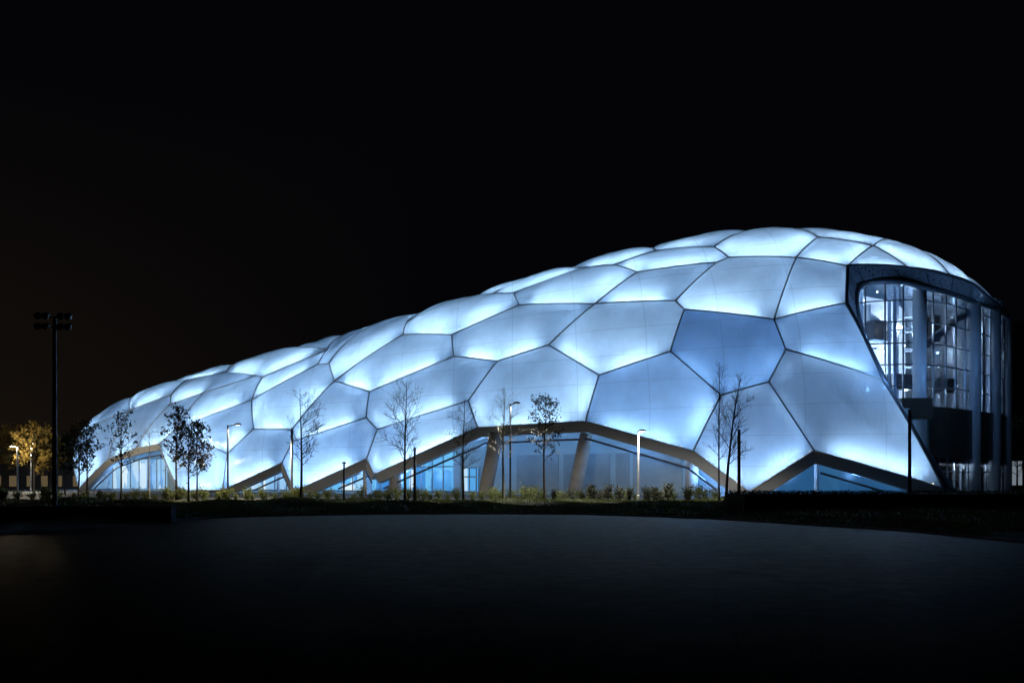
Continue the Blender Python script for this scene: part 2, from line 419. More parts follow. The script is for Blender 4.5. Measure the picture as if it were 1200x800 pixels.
# back side, from the second row down to the ground
ridge = ['h1130', 'h1052', 'h925', 'h885', 'h762', 'h664', 'h557', 'h500', 'h405', 'h341', 'h277', 'h203', 'h157']
def back_pt(p, w, ust=None):
    u, v = uv(p[0], p[1])
    v2 = v+(.985-v)*w
    u2 = np.sign(u)*min(abs(u), .93)
    q = max(1-abs(u2)**PA-abs(v2)**PB, 0)
    z = H0*(1-K1*u2-K2*u2*u2)*q**(1/PZ)
    a, b = u2*A_, v2*B_
    X, Y = CX-a*co+b*si, CY+a*si+b*co
    return np.array([X, Y, z if w < .99 else .3])
for k in ridge:
    P3['m'+k] = back_pt(P3[k], .6); P3['g'+k] = back_pt(P3[k], 1.0)
for a, b in zip(ridge[:-1], ridge[1:]):
    CELLS.append((f'{a} {b} m{b} m{a}', .0, 0)); CELLS.append((f'm{a} m{b} g{b} g{a}', .0, 0))
# far left end and right end
P3['e1'] = back_pt(over(112, 9), .3); P3['g_l'] = back_pt(P3['h157'], 1.0)+np.array([-6, -9, 0.])
CELLS.append(('q110 s90 b92 g_l ghl mh157 h157 q157'.replace('ghl', 'gh157'), .0, 0))
P3['e12'] = at(1178, 366, 106.0); P3['e13'] = np.array([65.0, 119.0, 20.5])
CELLS.append(('n10 q10 h1130 e12 n11', .9, 0)); CELLS.append(('h1130 mh1130 e13 e12', .0, 0))

_EC = {}
def edge(a, b, n=10):
    k = (min(a, b), max(a, b))
    if k not in _EC:
        t = np.linspace(0, 1, n+1)[:, None]
        pts = P3[k[0]]*(1-t)+P3[k[1]]*t
        if not any(x in ('e12', 'e13', 'g_l', 'n11') or x[0] == 'g' for x in k):
            pr = project(pts); ok = np.linalg.norm(pr-pts, axis=1) < 6
            pts[1:-1] = np.where(ok[1:-1, None], pr[1:-1], pts[1:-1])
        _EC[k] = pts
    e = _EC[k]
    return e if k[0] == a else e[::-1]

CEN = np.array([CX, CY, 4.0])
def membrane(names, RN=9):
    """solve the inflated cushion over a closed chain of edges (harmonic base + Poisson bulge)"""
    bd = np.concatenate([edge(a, b)[:-1] for a, b in zip(names, names[1:]+names[:1])])
    m = len(bd); c = bd.mean(0)
    rs = 1-(np.arange(RN)/RN)
    V = np.concatenate([c+(bd-c)*r for r in rs]+[c[None]])
    fs = []
    for i in range(RN-1):
        for k in range(m):
            k2 = (k+1) % m
            a0, a1, b0, b1 = i*m+k, i*m+k2, (i+1)*m+k, (i+1)*m+k2
            fs += [(a0, a1, b1), (a0, b1, b0)]
    for k in range(m): fs.append(((RN-1)*m+k, (RN-1)*m+(k+1) % m, RN*m))
    T = np.array(fs); n = len(V)
    L = np.zeros((n, n)); ar = np.zeros(n)
    area = 0
    nrm = np.zeros(3)
    for (i, j, k) in ((0, 1, 2), (1, 2, 0), (2, 0, 1)):
        p, q, r = V[T[:, i]], V[T[:, j]], V[T[:, k]]
        u, w = q-p, r-p
        cr = np.cross(u, w); l = np.linalg.norm(cr, axis=1)
        cot = (u*w).sum(1)/np.maximum(l, 1e-9)
        cot = np.clip(cot, .03, 8)/2
        np.add.at(L, (T[:, j], T[:, k]), -cot); np.add.at(L, (T[:, k], T[:, j]), -cot)
        np.add.at(L, (T[:, j], T[:, j]), cot); np.add.at(L, (T[:, k], T[:, k]), cot)
        np.add.at(ar, T[:, i], l/6)
        if i == 0: area = l.sum()/2; nrm = cr.sum(0)
    nrm = nrm/np.linalg.norm(nrm)
    g = grad(c[None])[0]
    if np.dot(g, nrm) < 0: nrm = -nrm; T = T[:, ::-1]
    nrm = nrm+g/np.linalg.norm(g); nrm /= np.linalg.norm(nrm)
    per = np.linalg.norm(np.roll(bd, -1, axis=0)-bd, axis=1).sum()
    I = np.arange(m, n)
    rhs = np.concatenate([-(L[np.ix_(I, np.arange(m))] @ bd), ar[I][:, None]], 1)
    sol = np.linalg.solve(L[np.ix_(I, I)]+np.eye(len(I))*1e-7, rhs)
    X = np.concatenate([bd, sol[:, :3]]); u = np.concatenate([np.zeros(m), sol[:, 3]])
    u = np.maximum(u, 0); u = u/u.max()
    return dict(X=X, u=u, T=T, n=nrm, area=area, per=per, bd=bd, m=m, c=X[-1])

# ------------------------------------------------------------------ the dome
arena = empty('arena', (10, 110, 0))
tag(arena, 'huge glowing arena of blue-white inflated cushions with a glazed end', 'building')
LED_BASE = 70.0
ledcol = (.53, .76, 1.0)
for spec, br, clear in CELLS:
    nm = spec.split()
    d = membrane(nm)
    b = .21*2*d['area']/d['per']
    outer = d['X']+d['n']*(d['u']**.85*b)[:, None]
    inner = d['X']-d['n']*(d['u']**.6*b*2.4+.05*(d['u'] > 0))[:, None]
    me = MB(); me.add(outer, d['T'])
    cu = me.build('cushion', M[('foil', 'foil_clear', 'foil_dense', 'foil_grey')[clear]], arena, smooth=True)
    mi = MB(); mi.add(inner, d['T'][:, ::-1])
    mi.build('inner_foil', M['inner'], cu, smooth=True)
    if br > 0:
        # LED strip along the lower edges; weaker upper strips added to lighten the seams
        zc = d['c'][2]; zmin = d['bd'][:, 2].min()
        lo, hi = MB(), MB()
        zr = d['bd'][:, 2].max()-zmin
        for a, bb in zip(nm, nm[1:]+nm[:1]):
            if a in ('e12', 'n11') or bb in ('e12', 'n11'): continue
            e = edge(a, bb)
            low = e[:, 2].mean() <= zmin+.38*zr
            w = .20 if low else .11
            pts = e[1:-1]+(d['c']-e[1:-1])*w-d['n']*b*(1.0 if low else .5)
            (lo if low else hi).tube(pts, .09, 4)
        k = br*math.sqrt(d['area']/180.0)
        if lo.v: lo.build('light_strip', led(ledcol, LED_BASE*k), cu)
        if hi.v: hi.build('light_strip', led((.46, .70, 1.0), LED_BASE*.10*min(k, .8)), cu)
        if clear == 3 or nm[0] == 'n26':
            # small bright fixtures showing along the lower frame
            rr = random.Random(len(nm)*7+int(d['c'][0]*10))
            for a, bb in zip(nm, nm[1:]+nm[:1]):
                e = edge(a, bb)
                if e[:, 2].mean() > zmin+.38*zr: continue
                for q in range(5):
                    t = rr.choice((rr.uniform(.02, .3), rr.uniform(.02, .95))); i = min(int(t*10), 9)
                    p = e[i]+(e[i+1]-e[i])*(t*10-i); p = p+(d['c']-p)*rr.uniform(.015, .05)+d['n']*.28
                    sp = MB(); r = rr.uniform(.04, .075)
                    sp.lathe(p, [(0, -r), (r, 0), (0, r)], 6)
                    sp.build('spot_lamp', led((1, .92, .78), 1.6), cu)

# dark steel frame along every seam (one welded lattice)
fr = MB()
base_chain = ['b92', 'n127', 'n160', 'n187', 'b211', 'b262', 'n49', 'b347', 'n51', 'n54', 'n55', 'n58', 'n60', 'b878', 'n63', 'r']
done = set()
for spec, br, clear in CELLS:
    nm = spec.split()
    for a, b in zip(nm, nm[1:]+nm[:1]):
        k = (min(a, b), max(a, b))
        if k in done: continue
        done.add(k)
        e = edge(a, b)
        g = grad(e); g /= np.maximum(np.linalg.norm(g, axis=1)[:, None], 1e-9)
        fr.tube(e+g*.09, .09, 6)
fr.build('steel_frame', M['frame'], arena, smooth=True)

# arch beams along the bottom edge
def beam(a, b, depth=1.75, thick=.9):
    e = edge(a, b)
    g = grad(e); g[:, 2] = 0; g /= np.linalg.norm(g, axis=1)[:, None]
    ti = np.gradient(e, axis=0); ti /= np.linalg.norm(ti, axis=1)[:, None]
    up = np.cross(ti, g); up /= np.linalg.norm(up, axis=1)[:, None]
    up = np.where(up[:, 2:3] < 0, -up, up)
    mb = MB(); n = len(e); vs = []
    for i in range(n):
        o = e[i]+g[i]*.12
        vs += [o+up[i]*.05, o-up[i]*depth-g[i]*.45, o-up[i]*depth-g[i]*(.45+thick), o+up[i]*.05-g[i]*thick]
    for v in vs: v[2] = max(v[2], -.1)
    fs = []
    for i in range(n-1):
        for k in range(4):
            k2 = (k+1) % 4
            fs.append((i*4+k, i*4+k2, (i+1)*4+k2, (i+1)*4+k))
    fs += [(0, 1, 2, 3), tuple((n-1)*4+k for k in (3, 2, 1, 0))]
    mb.add(vs, fs)
    mb.build('arch_beam', M['beam'], arena)
    pm = MB()
    pts = e-up*(depth+.75)-g*1.1
    pts = np.array([p for p in pts if p[2] > .1])
    if (a, b) in (('n63', 'r'), ('n60', 'b878'), ('b347', 'n51')): pts = pts[1:-1]
    if len(pts) > 2 and (a, b) != ('b878', 'n63'):
        pm.tube(pts, .13, 6); pm.build('gutter_pipe', M['dark_pipe'], arena)
for a, b in zip(base_chain[:-1], base_chain[1:]):
    far = P3[a][1] > 125
    beam(a, b, .9 if far else 1.15, .9)

# ------------------------------------------------------------------ recessed ground-floor wall behind the arches
NV = np.array([si, co, 0.0])               # towards the back of the building
def foot(px):
    z = zsurf((px-600)/F*TT, TT); i = np.where(z > 0)[0][0]
    return np.array([(px-600)/F*TT[i], TT[i], 0.0])
def wall_pt(px, off=6.5):
    """the point of the recessed wall line that stands in column px"""
    q = (px-600)/F
    z = zsurf(q*TT, TT)
    u, v = uv(q*TT, TT)
    ins = np.abs(u/.985)**PA+np.abs(v/(1-off/B_))**PB < 1
    i = np.where(ins)[0]
    i = i[0] if len(i) else int(np.argmin(np.abs(u)**PA+np.abs(v)**PB))
    return np.array([q*TT[i], TT[i], 0.0])
def wall_strip(px0, px1, z0, z1, name, mat, off=6.5, n=None, parent=None, push=0.0):
    n = n or max(2, int(abs(px1-px0)/12))
    P = [wall_pt(px, off)-NV*push for px in np.linspace(px0, px1, n+1)]
    mb = MB()
    for p, q in zip(P[:-1], P[1:]):
        d = (q-p); d /= np.linalg.norm(d); nn = np.array([d[1], -d[0], 0]); 
        i0, i1 = p-nn*.3, q-nn*.3
        vs = [p+[0,0,z0], q+[0,0,z0], q+[0,0,z1], p+[0,0,z1], i0+[0,0,z0], i1+[0,0,z0], i1+[0,0,z1], i0+[0,0,z1]]
        mb.add(vs, [(0,1,2,3),(7,6,5,4),(3,2,6,7),(0,4,5,1),(0,3,7,4),(1,5,6,2)])
    return mb.build(name, mat, parent or arena)

def lobby_mat(name, base, strength, warm=.0, plain=False):
    """lit glazing of the lobby: bright interior seen through glass, with panels and furniture"""
    m, nt, out = nmat(name)
    tc = N(nt, 'ShaderNodeTexCoord')
    mp = N(nt, 'ShaderNodeMapping'); mp.inputs['Scale'].default_value = (.55, .55, .22)
    nt.links.new(tc.outputs['Object'], mp.inputs['Vector'])
    v = N(nt, 'ShaderNodeTexVoronoi', Scale=1.0, distance='CHEBYCHEV')
    nt.links.new(mp.outputs[0], v.inputs['Vector'])
    cr = N(nt, 'ShaderNodeValToRGB')
    el = cr.color_ramp.elements
    el[0].position = 0; el[0].color = (base[0]*.35, base[1]*.5, base[2]*.7, 1)
    el[1].position = 1; el[1].color = (.8+warm, .93, 1, 1)
    e1 = el.new(.45); e1.color = (*base, 1)
    e2 = el.new(.75); e2.color = (base[0]*1.2, base[1]*1.1, base[2], 1)
    if plain:
        el[0].color = (base[0]*.9, base[1]*.85, base[2]*.85, 1); el[3].color = (base[0]*1.3, base[1]*1.2, base[2]*1.1, 1)
    sep = N(nt, 'ShaderNodeSeparateColor'); nt.links.new(v.outputs['Color'], sep.inputs[0])
    nt.links.new(sep.outputs[0], cr.inputs['Fac'])
    e = N(nt, 'ShaderNodeEmission', Strength=strength)
    nt.links.new(cr.outputs[0], e.inputs['Color'])
    g = N(nt, 'ShaderNodeBsdfGlossy', Roughness=.3)
    ms = N(nt, 'ShaderNodeMixShader', Fac=.03)
    nt.links.new(e.outputs[0], ms.inputs[1]); nt.links.new(g.outputs[0], ms.inputs[2])
    nt.links.new(ms.outputs[0], out.inputs['Surface'])
    return m
M['lobby'] = lobby_mat('lobby_glazing', (.12, .45, .85), 1.05)
M['lobby_white'] = lobby_mat('lobby_glazing_white', (.25, .48, .75), 1.1)
M['deep_blue'] = lobby_mat('deep_blue_glazing', (.035, .17, .42), .55, plain=True)

wall_strip(95, 900, -.1, 11.5, 'rear_wall', M['wall_blue'], 6.5, 80)
wall_strip(878, 1066, -.1, 9.0, 'rear_wall', M['wall_blue'], 4.0, 24)
def window(px0, px1, z0, z1, mat, off=6.5, bars=3, push=.25):
    w = wall_strip(px0, px1, z0, z1, 'window', mat, off, None, None, push)
    mb = MB()
    for i in range(bars+1):
        p = wall_pt(px0+(px1-px0)*i/bars, off)-NV*(push+.08)
        mb.box(p+[0, 0, (z0+z1)/2], (.14, .14, z1-z0+.1))
    a, b = wall_pt(px0, off)-NV*(push+.08), wall_pt(px1, off)-NV*(push+.08)
    for z in (z0, z0+(z1-z0)*.62, z1):
        mb.tube([a+[0, 0, z], b+[0, 0, z]], .07, 4)
    mb.build('window_frame', M['mullion'], w)
window(470, 534, .3, 5.6, M['lobby'], bars=5)
window(437, 458, .3, 4.6, M['lobby'], bars=2)
window(352, 428, .3, 5.5, M['lobby'], bars=6)
window(268, 338, .3, 5.0, M['lobby_white'], bars=5)
window(103, 196, .3, 5.6, M['lobby_white'], bars=9)
window(544, 560, .3, 3.4, M['lobby'], bars=2)
window(912, 956, .2, 6.2, M['deep_blue'], 4.0, 1)
window(960, 1066, .2, 6.2, M['deep_blue'], 4.0, 1)
for px0, px1 in ((606, 655), (661, 715), (722, 738)):
    wall_strip(px0, px1, 0, 4.9, 'roller_door', M['panel'], 6.5, None, None, .12)
wall_strip(742, 800, 0, 4.9, 'roller_door', M['panel'], 6.5, None, None, .12)
wall_strip(535, 543, 0, 5.0, 'door_pier', M['panel'], 6.5, 1, None, .6)

# raking columns and posts under the arches
def post(name, p0, p1, r0, r1, mat, n=18):
    mb = MB(); mb.tube([p0, (np.array(p0)*.5+np.array(p1)*.5), p1], [r0, (r0+r1)/2, r1], n)
    return mb.build(name, mat, arena, smooth=True)
post('raking_column', at(567, 586, 100), at(582, 508, 101), .80, .85, M['concrete'])
post('raking_column', at(671, 588, 97), at(687, 508, 97), .86, .74, M['concrete'])
post('raking_column', at(810, 588, 93), at(811, 530, 92), .72, .72, M['concrete'])
post('raking_column', at(463, 586, 112), at(465, 545, 112), .85, .8, M['concrete'])
post('support_post', at(956, 588, 87.2), at(956, 532, 87.2), .14, .14, M['frame'], 8)
post('support_post', at(326, 584, 127), at(326, 546, 127), .2, .2, M['frame'], 8)
post('support_post', at(429, 582, 108), at(427, 550, 108), .18, .18, M['frame'], 8)
post('raking_column', at(133, 576, 170), at(139, 553, 170), .45, .45, M['beam'], 8)

# ------------------------------------------------------------------ glazed end under the canopy
G = [(34.6, 95.5), (39.2, 92.4), (43.4, 91.4), (47.9, 93.8), (52.3, 97.4), (56.7, 101.3), (59.8, 104.2), (62.0, 107.4), (64.2, 113.5), (64.5, 120), (63, 128)]
def gpt(t):
    """point on the glass line, t in segments"""
    i = min(int(t), len(G)-2); f = t-i
    return np.array([G[i][0]*(1-f)+G[i+1][0]*f, G[i][1]*(1-f)+G[i+1][1]*f, 0.0])
def gstrip(name, mat, z0, z1, t0, t1, push=0.0, thick=.06, parent=None, n=None):
    n = n or int((t1-t0)*3)
    P = []
    for t in np.linspace(t0, t1, n+1):
        p = gpt(t); d = gpt(min(t+.2, 9.99))-gpt(max(t-.2, 0)); d /= np.linalg.norm(d)
        P.append((p, np.array([d[1], -d[0], 0])))
    mb = MB()
    for (p, a), (q, b) in zip(P[:-1], P[1:]):
        p0, q0, p1, q1 = p+a*push, q+b*push, p+a*(push-thick), q+b*(push-thick)
        vs = [p0+[0,0,z0], q0+[0,0,z0], q0+[0,0,z1], p0+[0,0,z1], p1+[0,0,z0], q1+[0,0,z0], q1+[0,0,z1], p1+[0,0,z1]]
        mb.add(vs, [(0,1,2,3),(7,6,5,4),(3,2,6,7),(0,4,5,1),(0,3,7,4),(1,5,6,2)])
    return mb.build(name, mat, parent or arena)
cw = gstrip('curtain_wall', M['glass'], 9.6, 23.6, 0, 10, 0, .05)
gstrip('side_glazing', M['lobby'], 0, 9.6, 0, 1.7, 0, .05)
mb = MB()
for t in np.arange(0, 10.01, .42):
    p = gpt(min(t, 9.99)); mb.box(p+[0, 0, 16.6], (.12, .2, 14.0))
for z in np.arange(9.6, 23.8, 2.3):
    pts = [gpt(min(t, 9.999))+[0, 0, z] for t in np.linspace(0, 10, 31)]
    mb.tube(pts, .07, 4)
mb.build('mullion', M['mullion'], cw)
gstrip('spandrel_panel', M['metal_dark'], 4.2, 9.7, 2.3, 10, .3, .4)
eg = gstrip('entrance_glazing', M['glass'], 0, 4.2, 0, 10, 0, .05)
mb = MB()
for t in np.arange(0, 10.01, .3):
    p = gpt(min(t, 9.99)); mb.box(p+[0, 0, 2.1], (.1, .16, 4.2))
for z in (.05, 2.7): mb.tube([gpt(min(t, 9.999))+[0, 0, z] for t in np.linspace(0, 10, 31)], .06, 4)
mb.build('entrance_mullion', M['mullion'], eg)
# round columns in front of the glass
for t, r in ((2.05, .70), (4.1, .78), (5.25, .76), (6.9, .7), (8.0, .7), (9.3, .7)):
    p = gpt(t); mb = MB(); d = gpt(t+.2)-gpt(t-.2); d /= np.linalg.norm(d); p = p+np.array([d[1], -d[0], 0])*.12
    mb.tube([p+[0, 0, -.1], p+[0, 0, 12], p+[0, 0, 22.25]], r, 24)
    mb.build('round_column', M['column'], arena, smooth=True)
# diagonal brace behind the glass
mb = MB(); mb.tube([at(1080, 408, 92.9), at(1137, 362, 98.0)], .42, 12); mb.build('diagonal_brace', M['interior'], arena, smooth=True)
# interior
def inner_line(off):
    P = []
    for t in np.linspace(0, 9.99, 20):
        p = gpt(t); d = gpt(min(t+.2, 9.99))-gpt(max(t-.2, 0)); d /= np.linalg.norm(d)
        P.append(p-np.array([d[1], -d[0], 0])*off)
    return P
IL = [np.array([24, 104, 0.]), np.array([33, 103, 0.]), np.array([42, 104.5, 0.]), np.array([49, 109, 0.]), np.array([53, 115, 0.]), np.array([55, 124, 0.]), np.array([55, 130, 0.])]
mb = MB()
for p, q in zip(IL[:-1], IL[1:]):
    mb.add([p+[0,0,0], q+[0,0,0], q+[0,0,24.5], p+[0,0,24.5]], [(0,1,2,3)])
mb.build('interior_wall', M['interior'], arena)
for z in (4.1, 9.5):
    mb = MB()
    po = [gpt(t)-[0, 0, 0] for t in np.linspace(0.02, 9.98, 14)]
    c = np.array([44, 106, 0.])
    po = [c+(p-c)*.985 for p in po]
    vs = [p+[0, 0, z] for p in po]+[q+[0, 0, z] for q in IL[::-1]]
    n = len(vs); vs += [np.array(v)+[0, 0, -.5] for v in vs]
    mb.add(vs, [tuple(range(n)), tuple(range(2*n-1, n-1, -1))]+[(i, i+n, (i+1) % n+n, (i+1) % n) for i in range(n)])
    mb.build('floor_slab', M['slab'], arena)
rng = random.Random(3)
for k in range(9):                                   # interior gantry frames, lift shaft and cabins
    t = .6+k*.95
    p = gpt(t); d = gpt(min(t+.2, 9.99))-gpt(t-.2); d /= np.linalg.norm(d); nn = np.array([d[1], -d[0], 0])
    for off in (1.6, 4.5):
        mb = MB(); q = p-nn*off; mb.box(q+[0, 0, 16.5], (.32, .32, 14.0), math.atan2(d[1], d[0]))
        mb.build('interior_post', M['column'], arena)
for k, (px, py, Y, w, h, mt) in enumerate([(1030, 388, 97, 2.6, 2.2, 'blackbox'), (1022, 375, 98, 1.6, 3.4, 'interior'), (1063, 448, 97, 5.0, 1.7, 'blackbox'),
        (1106, 452, 100, 2.4, 1.7, 'blackbox'), (1094, 385, 99, 1.0, 3.0, 'blackbox'), (1145, 400, 108, 1.4, 3.5, 'blackbox')]):
    mb = MB(); c = at(px, py, Y); mb.box(c, (w, 1.2, h), .4); mb.build('cabin_box', M[mt], arena)
# ceiling trusses and lamps of the glazed hall
mb = MB()
for k in range(9):
    z = 13+rng.random()*9
    a = gpt(.5+k*.9)-np.array([.5, -2.5, 0]); b = np.array([30+k*2.6, 103+k*1.8, 0.])
    mb.tube([a+[0, 0, z], b+[0, 0, z+1.5*rng.random()]], .11, 5)
mb.build('roof_truss', M['column'], arena)
hall_lamps = [(1054, 384, 96), (1012, 352, 98), (1047, 345, 99), (1094, 348, 100), (1108, 400, 101), (1122, 452, 101), (1100, 430, 99), (1047, 430, 97),
              (1035, 412, 97), (1148, 380, 106), (1028, 342, 101), (1072, 352, 101), (1060, 405, 100), (1116, 372, 103), (1042, 462, 97)]
for i, (px, py, Y) in enumerate(hall_lamps):
    c = at(px, py, Y); mb = MB()
    r = .3 if i == 0 else .1
    mb.lathe(c, [(0, -r), (r*.7, -r*.7), (r, 0), (r*.7, r*.7), (0, r)], 10)
    mb.build('hall_lamp', led((.95, .97, 1), 60 if i == 0 else 9), arena, smooth=True)

# canopy soffit, and the dark double pipe round the opening
ring_px = [(1119, 579, 83.4), (1092, 540, 84.0), (1065, 500, 84.9), (1047, 466, 85.8), (1030, 432, 86.8), (1014, 398, 88.0), (1006, 372, 88.9), (1003.5, 352, 89.6), (1006, 338, 90.2),
           (1016, 331.5, 90.4), (1035, 329.5, 90.3), (1060, 331.5, 90.2), (1085, 337.5, 91.4), (1110, 343, 93.6), (1132, 350, 96), (1150, 356, 98.6), (1166, 362, 101.6), (1180, 371, 106.5), (1184, 376, 112), (1175, 384, 122)]
RING = [at(px, py, Y-(.35 if i >= 10 else 0)) for i, (px, py, Y) in enumerate(ring_px)]
def spline(P, n=6):
    P = [np.array(p, float) for p in P]; out = []
    Q = [2*P[0]-P[1]]+P+[2*P[-1]-P[-2]]
    for i in range(1, len(Q)-2):
        for k in range(n):
            t = k/n; a, b, c, d = Q[i-1:i+3]
            out.append(.5*(2*b+(c-a)*t+(2*a-5*b+4*c-d)*t*t+(3*b-a-3*c+d)*t**3))
    out.append(P[-1]); return np.array(out)
RS = spline(RING)
mb = MB(); mb.tube(RS, .30, 10); mb.build('canopy_pipe', M['dark_pipe'], arena, smooth=True)
outer_chain = np.concatenate([edge(a, b)[:-1] for a, b in zip(['r', 'n64', 'n5', 'n3', 'n8', 'n9', 'n10', 'n11', 'e12'], ['n64', 'n5', 'n3', 'n8', 'n9', 'n10', 'n11', 'e12', 'e13'])]+[P3['e13'][None]])
def resample(P, n):
    d = np.concatenate([[0], np.cumsum(np.linalg.norm(np.diff(P, axis=0), axis=1))]); t = np.linspace(0, d[-1], n)
    return np.stack([np.interp(t, d, P[:, k]) for k in range(3)], 1)
i_n3 = 30; i_ring = 8*6
OA, OB = resample(outer_chain[:i_n3+1], 30), resample(outer_chain[i_n3:], 50)
RA, RB = resample(RS[:i_ring+1], 30), resample(RS[i_ring:], 50)
def loft(Pa, Pb, name, mat):
    mb = MB(); n = len(Pa); mid = (Pa+Pb)/2
    vs = list(Pa)+list(mid)+list(Pb)
    fs = [(j*n+i, j*n+i+1, (j+1)*n+i+1, (j+1)*n+i) for j in range(2) for i in range(n-1)]
    mb.add(vs, fs); return mb.build(name, mat, arena, smooth=True)
loft(OA, RA, 'leg_soffit', M['soffit']); loft(OB, RB, 'canopy_soffit', M['soffit'])
mb = MB()
o2 = np.concatenate([OA, OB[1:]]); g2 = grad(o2); g2 /= np.linalg.norm(g2, axis=1)[:, None]
mb.tube(o2+g2*.1, .2, 8); mb.build('canopy_edge_tube', M['dark_pipe'], arena, smooth=True)
# small brackets tying the pipe to the edge
mb = MB()
for i in range(2, 78, 4):
    a = np.concatenate([OA, OB[1:]])[i]; b = np.concatenate([RA, RB[1:]])[i]
    mb.tube([a, b], .07, 5)
mb.build('canopy_bracket', M['mullion'], arena)
# dark box landing behind the leg
mb = MB(); mb.box(at(1072, 479, 89.2), (3.2, 1.2, 2.2)); mb.build('landing_box', M['metal_dark'], arena)

# ------------------------------------------------------------------ lights of the place
def plight(name, loc, energy, col, r=.3, kind='POINT'):
    l = bpy.data.lights.new(name, kind); l.energy = energy; l.color = col
    if name != 'lamp_light': l.specular_factor = 0
    l.shadow_soft_size = r
    if kind == 'SPOT': l.spot_size = R(152); l.spot_blend = .2
    o = bpy.data.objects.new(name, l); COL.objects.link(o); o.location = loc
    return o
# the lit hall inside: floodlights hung along the spine
for a, z, e in ((-.80, 14, 4200), (-.55, 15, 4800), (-.30, 14, 5000), (-.05, 12, 5000), (.2, 11, 5000), (.45, 10, 4500), (.68, 9, 3500), (.86, 7, 2200)):
    X, Y = CX-a*A_*co, CY+a*A_*si
    plight('hall_floodlight', (X, Y, z), e*.55, (.28, .56, 1.0), 1.5)
# blue floodlights in the recess behind the arches
for px, e in ((115, 500), (165, 500), (300, 700), (390, 700), (450, 500), (500, 700), (590, 170), (640, 120), (700, 130), (760, 230), (840, 520), (930, 420), (1010, 380)):
    p = wall_pt(px, 4.0 if px > 880 else 6.5)-NV*(2.2 if px > 880 else 3.6)
    o = plight('recess_lamp', p+np.array([0, 0, 5.2 if 520 < px < 800 else 2.4]), e*1.35, (.17, .43, 1.0), .6)
# glazed hall
for p, e in ((tuple(at(1054, 384, 97.5)), 1900), ((38, 98, 14), 2000), ((52, 105, 20), 2000), ((50, 103, 13), 1500), ((58, 112, 18), 1500), ((45, 97.5, 12), 700), ((52, 102, 12), 700)):
    plight('hall_light', p, e, (.85, .92, 1.0), .14)
for p, e in (((48, 98, 3.4), 1500), ((55, 104, 3.4), 1500), ((60, 110, 3.4), 1100)):
    plight('entrance_light', p, e, (.9, .95, 1.0), .3)
# blue fill for the columns and soffit, from added point lights without fixtures
for px, py, Y, e in ((1085, 415, 82, 520), (1150, 425, 86, 560), (1190, 400, 92, 140), (1045, 375, 86.0, 240), (1030, 440, 82.5, 260)):
    plight('column_fill', at(px, py, Y), e, (.19, .46, 1.0), .06)

# ------------------------------------------------------------------ ground
def sheet(name, pts, z, mat, label=None):
    mb = MB(); mb.add([(p[0], p[1], z) for p in pts], [tuple(range(len(pts)))])
    o = mb.build(name, mat); o['kind'] = 'structure'; return o
sheet('ground', [(-1500, -300), (1500, -300), (1500, 2500), (-1500, 2500)], -.02, M['soil'])
edge_px = [(-80, 634), (0, 625), (100, 618), (190, 611.5), (260, 606.5), (330, 604.5), (400, 603.2), (500, 602.4), (600, 602.3), (680, 603), (750, 605), (820, 607.5), (880, 611), (940, 615), (1050, 622), (1200, 636), (1400, 655), (1800, 690)]
EP = spline([on_ground(*p) for p in edge_px], 4)
poly = [(-28, -15), (40, -15), (40, 6)]+[tuple(p[:2]) for p in EP[::-1]]
sheet('asphalt', poly, .0, M['asphalt'])
kb = MB()
for i in range(len(EP)-1):
    p, q = EP[i], EP[i+1]; d = q-p; d /= np.linalg.norm(d); n = np.array([-d[1], d[0], 0])
    vs = [p, q, q+n*.14, p+n*.14]; vs = [v+[0, 0, -.05] for v in vs]+[v+[0, 0, .07] for v in vs]
    kb.add(vs, [(4,5,6,7),(0,1,5,4),(1,2,6,5),(2,3,7,6),(3,0,4,7)])
o = kb.build('kerb', M['kerb']); o['kind'] = 'structure'
# pale footpath behind the shrubs
fp = [(-70, 71.8), (60, 71.8), (60, 73.4), (-70, 73.4)]
sheet('path', fp, .012, M['path'])
sheet('forecourt', [(-110, 75.5), (80, 75.5), (90, 140), (-60, 200), (-120, 200)], .004, M['forecourt'])

# turf strip with low swells
def gh(x, y):
    e = np.interp(x, EP[:, 0], EP[:, 1])
    k = np.clip((y-e-.3)/4, 0, 1)*np.clip((71.5-y)/3, 0, 1)
    return k*(.12+.12*math.sin(x*.35+1)*math.sin(y*.21)+.09*math.sin(x*1.1+y*.4))
mb = MB(); nx, ny = 120, 40
for j in range(ny+1):
    for i in range(nx+1):
        x = -75+150*i/nx
        e = np.interp(x, EP[:, 0], EP[:, 1]) if x < 13.2 else max(22.2-(x-13.2)*.35, 10)
        y0 = (e if x > -16 else 26)+.16
        y = y0+(71.7-y0)*j/ny
        mb.v.append((x, y, float(gh(x, y))+.02+(0 if j else -.03)))
for j in range(ny):
    for i in range(nx):
        a = j*(nx+1)+i; mb.f.append((a, a+1, a+nx+2, a+nx+1))
o = mb.build('lawn', M['soil'], smooth=True); o['kind'] = 'structure'

